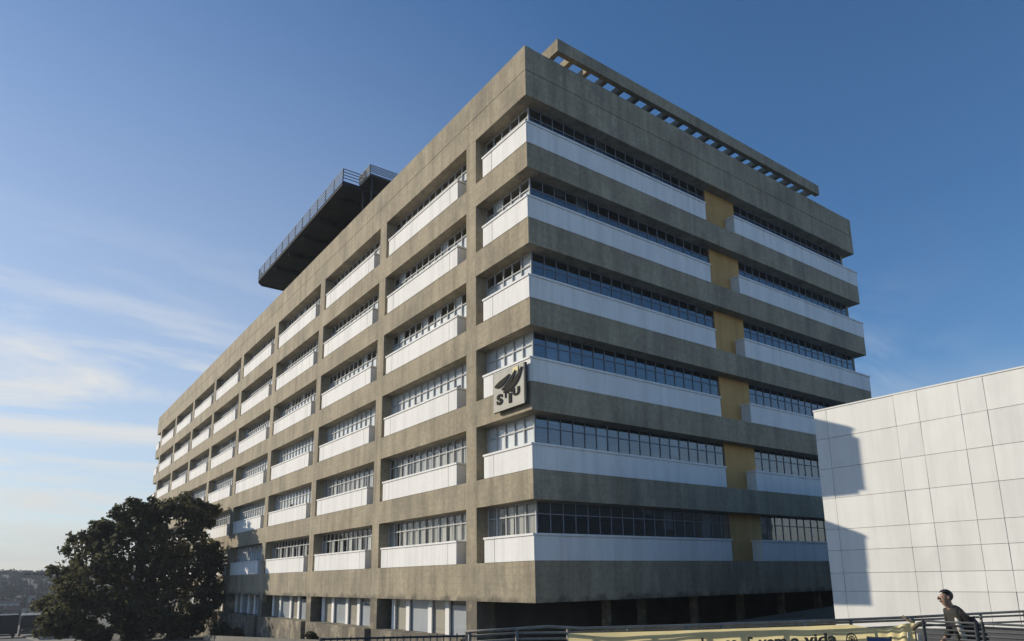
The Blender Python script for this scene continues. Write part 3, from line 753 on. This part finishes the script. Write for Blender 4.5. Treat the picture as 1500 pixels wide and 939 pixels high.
# hanging pale rags by the end of the banner
rg_ = MB()
for pxa, w2, y0 in ((1330,.03,926),(1346,.06,928),(1354,.03,915)):
    p0 = hpt(pxa, y0, 10.2)
    rg_.obox(p0+Vector((0,0,-.3)), hR, hF, (0,0,1), w2/2, .012, .3)
tag(rg_.build('rag', 'cream', bevel=.008), 'pale cloth strips hanging beside the end of the yellow banner', 'cloth')

# ------------------------------------------------------------------ person
def skin_body(name, verts, edges, radii, m, parent, root=0, sub=2):
    me = bpy.data.meshes.new(name); me.from_pydata([tuple(v) for v in verts], edges, []); me.update()
    o = bpy.data.objects.new(name, me); COL.objects.link(o)
    o.modifiers.new('skin', 'SKIN'); s_ = o.modifiers.new('sub', 'SUBSURF'); s_.levels = sub; s_.render_levels = sub
    for i, r in enumerate(radii):
        d = me.skin_vertices[0].data[i]; d.radius = r if isinstance(r, tuple) else (r, r); d.use_root = (i == root)
    dg = bpy.context.evaluated_depsgraph_get(); dg.update()
    mesh = bpy.data.meshes.new_from_object(o.evaluated_get(dg)); bpy.data.objects.remove(o)
    mesh.materials.clear(); mesh.materials.append(MT[m])
    for p in mesh.polygons: p.use_smooth = True
    ob = bpy.data.objects.new(name, mesh); COL.objects.link(ob)
    if parent: ob.parent = parent
    return ob
pp_ = at(1414, 905, 10.75); gx, gy = pp_.x, pp_.y
head_dir = math.atan2(-hR.y, -hR.x)                      # walking to the left of the picture
per = empty('person', (gx, gy, H(gx, gy)+.02), head_dir)
tag(per, 'person in a dark jacket and beige trousers leaning forward behind the slatted barrier', 'person')
V = {}
names = []
def add(n, *p): V[n] = p; names.append(n)
add('pelvis', 0,0,.84); add('waist', .03,0,.98); add('chest', .11,0,1.18); add('neck0', .185,0,1.33); add('neck', .225,0,1.385); add('head0', .265,0,1.44); add('head1', .275,0,1.52); add('crown', .27,0,1.575)
add('hipL', -.0,.09,.80); add('kneeL', .10,.09,.45); add('ankL', .0,.09,.09); add('toeL', .15,.10,.05)
add('hipR', -.0,-.09,.80); add('kneeR', .02,-.09,.44); add('ankR', -.18,-.09,.12); add('toeR', -.04,-.10,.05)
for s_, y in (('L',1),('R',-1)):
    add('sh'+s_, .15,.175*y,1.27)
add('elR', .10,-.25,1.00); add('wrR', .24,-.22,.86); add('palmR', .295,-.215,.82)
add('elL', -.06,.26,1.02); add('wrL', -.12,.27,.80); add('palmL', -.125,.275,.73)
for s_, base_, dx, dz in (('R', (.295,-.215,.82), .55, -.8), ('L', (-.125,.275,.73), .15, -1)):
    for f_, (oy, ln) in enumerate(((-.027,.060),(-.009,.072),(.009,.068),(.027,.052))):
        add(f'k{s_}{f_}', base_[0]+dx*.035, base_[1]+oy, base_[2]+dz*.035)
        add(f't{s_}{f_}', base_[0]+dx*(.035+ln*.7)+.006, base_[1]+oy*.9, base_[2]+dz*(.035+ln*.7))
    add(f'h{s_}', base_[0]+.03, base_[1]-.025*(1 if s_=='L' else -1), base_[2]-.012)
ix = {n: i for i, n in enumerate(names)}
ed = [('pelvis','waist'),('waist','chest'),('chest','neck0'),('neck0','neck'),('neck','head0'),('head0','head1'),('head1','crown'),('pelvis','hipL'),('hipL','kneeL'),('kneeL','ankL'),('ankL','toeL'),('pelvis','hipR'),('hipR','kneeR'),('kneeR','ankR'),('ankR','toeR'),
      ('chest','shL'),('shL','elL'),('elL','wrL'),('wrL','palmL'),('chest','shR'),('shR','elR'),('elR','wrR'),('wrR','palmR')]
for s_ in 'LR':
    for f_ in range(4): ed += [('palm'+s_, f'k{s_}{f_}'), (f'k{s_}{f_}', f't{s_}{f_}')]
    ed.append(('palm'+s_, 'h'+s_))
rad = dict(pelvis=(.14,.11), waist=(.13,.10), chest=(.15,.12), neck0=.07, neck=.052, head0=(.075,.085), head1=(.08,.098), crown=(.05,.06), hipL=.085, kneeL=.058, ankL=.04, toeL=.035, hipR=.085, kneeR=.058, ankR=.04, toeR=.035, shL=.06, shR=.06, elL=.042, elR=.042, wrL=.03, wrR=.03, palmL=(.034,.018), palmR=(.034,.018))
rr_ = [rad.get(n, .009) for n in names]
skin_body('body', [V[n] for n in names], [(ix[a], ix[b]) for a, b in ed], rr_, 'skin', per)
# clothing
def sub_body(name, keys, edges, rads, m, sub=2):
    id_ = {k: i for i, k in enumerate(keys)}
    return skin_body(name, [V[k] for k in keys], [(id_[a], id_[b]) for a, b in edges], [rads[k] for k in keys], m, per, 0, sub)
V['waist'] = (-.02,0,.98); V['chest'] = (.06,0,1.18); V['hem'] = (-.06,0,.80); V['back'] = (-.03,0,1.14); V['elL2'] = V['elL']; V['cuffR'] = (.215,-.225,.882); V['cuffL'] = (-.115,.268,.825); V['col'] = (.21,0,1.375)
sub_body('jacket', ['waist','hem','chest','col','shL','elL','cuffL','shR','elR','cuffR'], [('waist','hem'),('waist','chest'),('chest','col'),('chest','shL'),('shL','elL'),('elL','cuffL'),('chest','shR'),('shR','elR'),('elR','cuffR')],
         dict(waist=(.19,.18), hem=(.17,.16), chest=(.215,.20), col=(.085,.085), shL=.085, elL=.062, cuffL=.046, shR=.085, elR=.064, cuffR=.048), 'jacket')
V['cufL'] = (.005,.09,.13); V['cufR'] = (-.165,-.09,.16); V['belt'] = (.0,0,.87)
sub_body('trousers', ['belt','pelvis','hipL','kneeL','cufL','hipR','kneeR','cufR'], [('belt','pelvis'),('pelvis','hipL'),('hipL','kneeL'),('kneeL','cufL'),('pelvis','hipR'),('hipR','kneeR'),('kneeR','cufR')],
         dict(belt=(.15,.12), pelvis=(.155,.125), hipL=.10, kneeL=.075, cufL=.06, hipR=.10, kneeR=.075, cufR=.06), 'trousers')
for s_, p in (('L',(.0,.09)),('R',(-.18,-.09))):
    z = .06 if s_ == 'L' else .07
    V['h'+s_] = (p[0]-.05,p[1],z); V['m'+s_] = (p[0]+.06,p[1],z-.01); V['f'+s_] = (p[0]+.17,p[1]*1.05,z-.015)
    sub_body('shoe', ['h'+s_,'m'+s_,'f'+s_], [('h'+s_,'m'+s_),('m'+s_,'f'+s_)], {'h'+s_:.052,'m'+s_:.052,'f'+s_:.04}, 'shoe')
def ell(name, c, r, m, cut=None, parent=per, seg=20):
    bm = bmesh.new(); bmesh.ops.create_uvsphere(bm, u_segments=seg, v_segments=seg//2+2, radius=1)
    for v in bm.verts: v.co = Vector((v.co.x*r[0]+c[0], v.co.y*r[1]+c[1], v.co.z*r[2]+c[2]))
    if cut: bmesh.ops.delete(bm, geom=[v for v in bm.verts if cut(v.co)], context='VERTS')
    me = bpy.data.meshes.new(name); bm.to_mesh(me); bm.free(); me.materials.append(MT[m])
    for p in me.polygons: p.use_smooth = True
    o = bpy.data.objects.new(name, me); COL.objects.link(o); o.parent = parent; return o
ell('hair', (.255,0,1.535), (.108,.09,.098), 'hair', lambda c: (c.x > .285 and c.z < 1.565) or c.z < 1.44)
ell('nose', (.375,0,1.495), (.02,.014,.022), 'skin'); ell('mouth', (.352,0,1.452), (.012,.026,.008), 'hair')
for y in (.034,-.034): ell('eye', (.349,y,1.52), (.007,.010,.006), 'eye')
for y in (.092,-.092): ell('ear', (.262,y,1.505), (.022,.012,.032), 'skin')
sh = MB(); sh.tube([(.20,.10,1.30),(.205,.155,1.10),(.15,.155,.90)], [.03,.045,.04], 8); o = sh.build('shirt_front', 'shirt', None, smooth=True); o.parent = per
# the bag in the right hand
bagp = per.matrix_basis @ Vector((-.11,-.27,.60))
bgo = empty('hand_bag', tuple(per.matrix_basis @ Vector((-.125,.28,.44))), head_dir)
tag(bgo, 'boxy black bag held at the side of the walking person', 'bag')
o = MB().box(-.11,.11,-.05,.05,0,.19).build('bag_body', 'bag', None, bevel=.02); o.parent = bgo
o = MB().tube([(-.06,0,.185),(-.05,0,.255),(0,0,.275),(.05,0,.255),(.06,0,.185)], .008, 6).build('handle', 'bag', None, smooth=True); o.parent = bgo

# ------------------------------------------------------------------ far left: road, vehicles, lamps, houses, hills
bdir = math.atan2(-(CAM.y+12), 120)
def vehicle_frame(px_, py_, d):
    p = at(px_, py_, d); return p.x, p.y, H(p.x, p.y)+.03
bx, by, bz = vehicle_frame(42.5, 928, 100)
yaw = math.atan2(CAM.y-by, CAM.x-bx)
bus = empty('bus', (bx, by, bz), yaw); tag(bus, 'dark bus with a wide windscreen on the road beside the big tree', 'bus')
def lp(o, par): o.parent = par; return o
lp(MB().box(-10,0,-1.22,1.22,.35,3.0).build('body', 'buspaint', None, bevel=.12), bus)
lp(MB().box(.002,.03,-1.08,1.08,1.25,2.55).build('windscreen', 'darkwin', None, bevel=.01), bus)
lp(MB().box(.002,.03,-.8,.8,2.62,2.86).build('destination_box', 'black', None), bus)
lp(MB().box(.002,.08,-1.2,1.2,.4,.7).build('bumper', 'galv', None, bevel=.02), bus)
for y in (-.9,.9):
    lp(MB().tube([(.002,y,.95),(.05,y,.95)], .14, 12).build('headlight', 'lampglass', None), bus)
for x in (-2.3,-7.6):
    for y in (-1.15,1.15): lp(MB().tube([(x,y-.13,.48),(x,y+.13,.48)], .48, 16).build('wheel', 'rubber', None), bus)
for x in (-1.6,-3.4,-5.2,-7.0,-8.8):
    for y in (-1.235,1.235): lp(MB().box(x-.75,x+.75,y-.01,y+.01,1.4,2.45).build('window', 'darkwin', None), bus)
tx, ty, tz = vehicle_frame(6, 925, 92)
trk = empty('box_truck', (tx, ty, tz), yaw+.05); tag(trk, 'black box truck cut off by the left edge of the picture', 'truck')
lp(MB().box(-6,0,-1.45,1.45,.55,3.0).build('cargo_box', 'black', None, bevel=.04), trk)
lp(MB().box(-8,-6.1,-1.1,1.1,.5,2.4).build('cab', 'black', None, bevel=.15), trk)
lp(MB().box(-.05,.06,-1.25,1.25,.32,.5).build('bumper', 'black', None), trk)
for x in (-1.4,-7.0):
    for y in (-1.05,1.05): lp(MB().tube([(x,y-.14,.45),(x,y+.14,.45)], .45, 14).build('wheel', 'rubber', None), trk)
for i, (px_, d, lab) in enumerate(((46, 120, 'street lamp with a double head standing behind the dark bus'), (57, 128, 'slim street lamp with a single head nearest the big tree'))):
    p = at(px_, 841, d); g = H(p.x, p.y); e = empty('street_lamp', (p.x, p.y, g)); tag(e, lab, 'street lamp', 'street lamps by the road')
    MB().tube([(p.x,p.y,g),(p.x,p.y,p.z)], [.11,.06], 8).build('pole', 'galv', e)
    for s_ in ((-1,1) if i == 0 else (1,)):
        q = p + hR*s_*.55; MB().tube([p, p+hR*s_*.3+Vector((0,0,.08)), q], .03, 6).build('arm', 'galv', e)
        MB().obox(q+hR*s_*.2, hR, hF, (0,0,1), .38, .16, .09).build('lamp_head', 'steel', e)
# boards and wall left of the tree
wf = MB()
for i in range(30):
    p = at(111+i*1.75, 939, 64); g = H(p.x, p.y); wf.obox((p.x,p.y,g+.45), hR, hF, (0,0,1), .052, .012, .55)
tag(wf.build('timber_fence', 'wood'), 'weathered board fence at the foot of the big tree', 'fence')
lw = MB(); p = at(86, 939, 70); lw.obox((p.x,p.y,H(p.x,p.y)+.2), hR, hF, (0,0,1), 1.9, .15, .55)
tag(lw.build('boundary_wall', 'plaster'), 'short pale boundary wall between the bus and the board fence', 'wall')
# houses down the valley
hl = ['narrow pale tower house above the roof of the bus', 'wide tan house half hidden by the left edge of the big tree', 'small grey house above the black truck', 'pale house low on the hillside at the far left']
for i, (px_, py_, d, w_, h_, mm) in enumerate(((47.5,872,190,1.6,6.5,'plaster'), (58,890,170,7,5.0,'plaster'), (25,893,210,5,3.5,'concrete'), (10,884,300,9,3.5,'plaster'))):
    p = at(px_, py_, d); e = empty('house', (p.x, p.y, H(p.x,p.y)), yaw); tag(e, hl[i], 'house', 'houses down the valley')
    zt = p.z - H(p.x,p.y)
    lp(MB().box(-4,0,-w_/2,w_/2,-.5,zt).build('wall', mm, None), e)
    rf = MB(); a = w_/2+.3
    rf.v = [(-4.3,-a,zt),(.3,-a,zt),(.3,a,zt),(-4.3,a,zt),(-2,-a,zt+1.1),(-2,a,zt+1.1)]; rf.f = [(0,1,4),(1,2,5,4),(2,3,5),(3,0,4,5),(3,2,1,0)]; rf.mi = [0]*5
    lp(rf.build('roof', 'tile', None), e)
    for j in range(max(1,int(w_/2.2))):
        y = -w_/2+.7+j*2.0
        if y+.5 < w_/2: lp(MB().box(.002,.03,y,y+.8,zt-1.9,zt-.8).build('window', 'darkwin', None), e)
# wooded ridge on the horizon
hx = MB(); nA, nR = 160, 10
for i in range(nA+1):
    az = math.atan2(FW.y, FW.x) + R(-38 + 90*i/nA)
    for j in range(nR+1):
        rr = 330 + j*55; x, y = CAM.x+rr*math.cos(az), CAM.y+rr*math.sin(az)
        t = sstep(0, 1, j/6) if j <= 6 else 1-.5*sstep(6, 10, j)
        hh = -9 + t*(21 + 2.6*mnoise.noise(Vector((x*.012, y*.012, 0))) + 1.2*mnoise.noise(Vector((x*.06, y*.06, 3))))
        hx.v.append((x, y, hh-(.6 if j == 0 else 0)))
for i in range(nA):
    for j in range(nR): q = i*(nR+1)+j; hx.f.append((q,q+nR+1,q+nR+2,q+1)); hx.mi.append(0)
tag(hx.build('hills', 'hill', smooth=True), kind='structure')
r_ = random.Random(77); lob = []
for i in range(900):
    az = math.atan2(FW.y, FW.x) + R(r_.uniform(14, 40)); rr = r_.uniform(350, 680)
    x, y = CAM.x+rr*math.cos(az), CAM.y+rr*math.sin(az); j = (rr-330)/55; t = sstep(0,1,j/6) if j <= 6 else 1-.5*sstep(6,10,j)
    lob.append((x, y, -9+t*20.5+r_.uniform(.5,1.5), r_.uniform(1.6,3.6)))
tag(leafcloud('distant_wood', lob, 60000, 1.0, 'woodleaf', None, 91, .8), kind='stuff', label='hazy far-off wood covering the ridge at the left horizon', cat='wood')

hzb = MB().box(-1300, 700, -1100, 1100, -60, 58)
HAZE = 0.00042
hm = bpy.data.materials.new('air'); hm.use_nodes = True; t = hm.node_tree; t.nodes.clear()
o_ = t.nodes.new('ShaderNodeOutputMaterial'); pv = t.nodes.new('ShaderNodeVolumePrincipled'); pv.inputs['Color'].default_value = (0.78, 0.84, 0.92, 1); pv.inputs['Density'].default_value = HAZE
t.links.new(pv.outputs[0], o_.inputs['Volume']); MT['air'] = hm
tag(hzb.build('haze', 'air'), kind='stuff', label='thin pale air between the street and the far ridge', cat='haze')
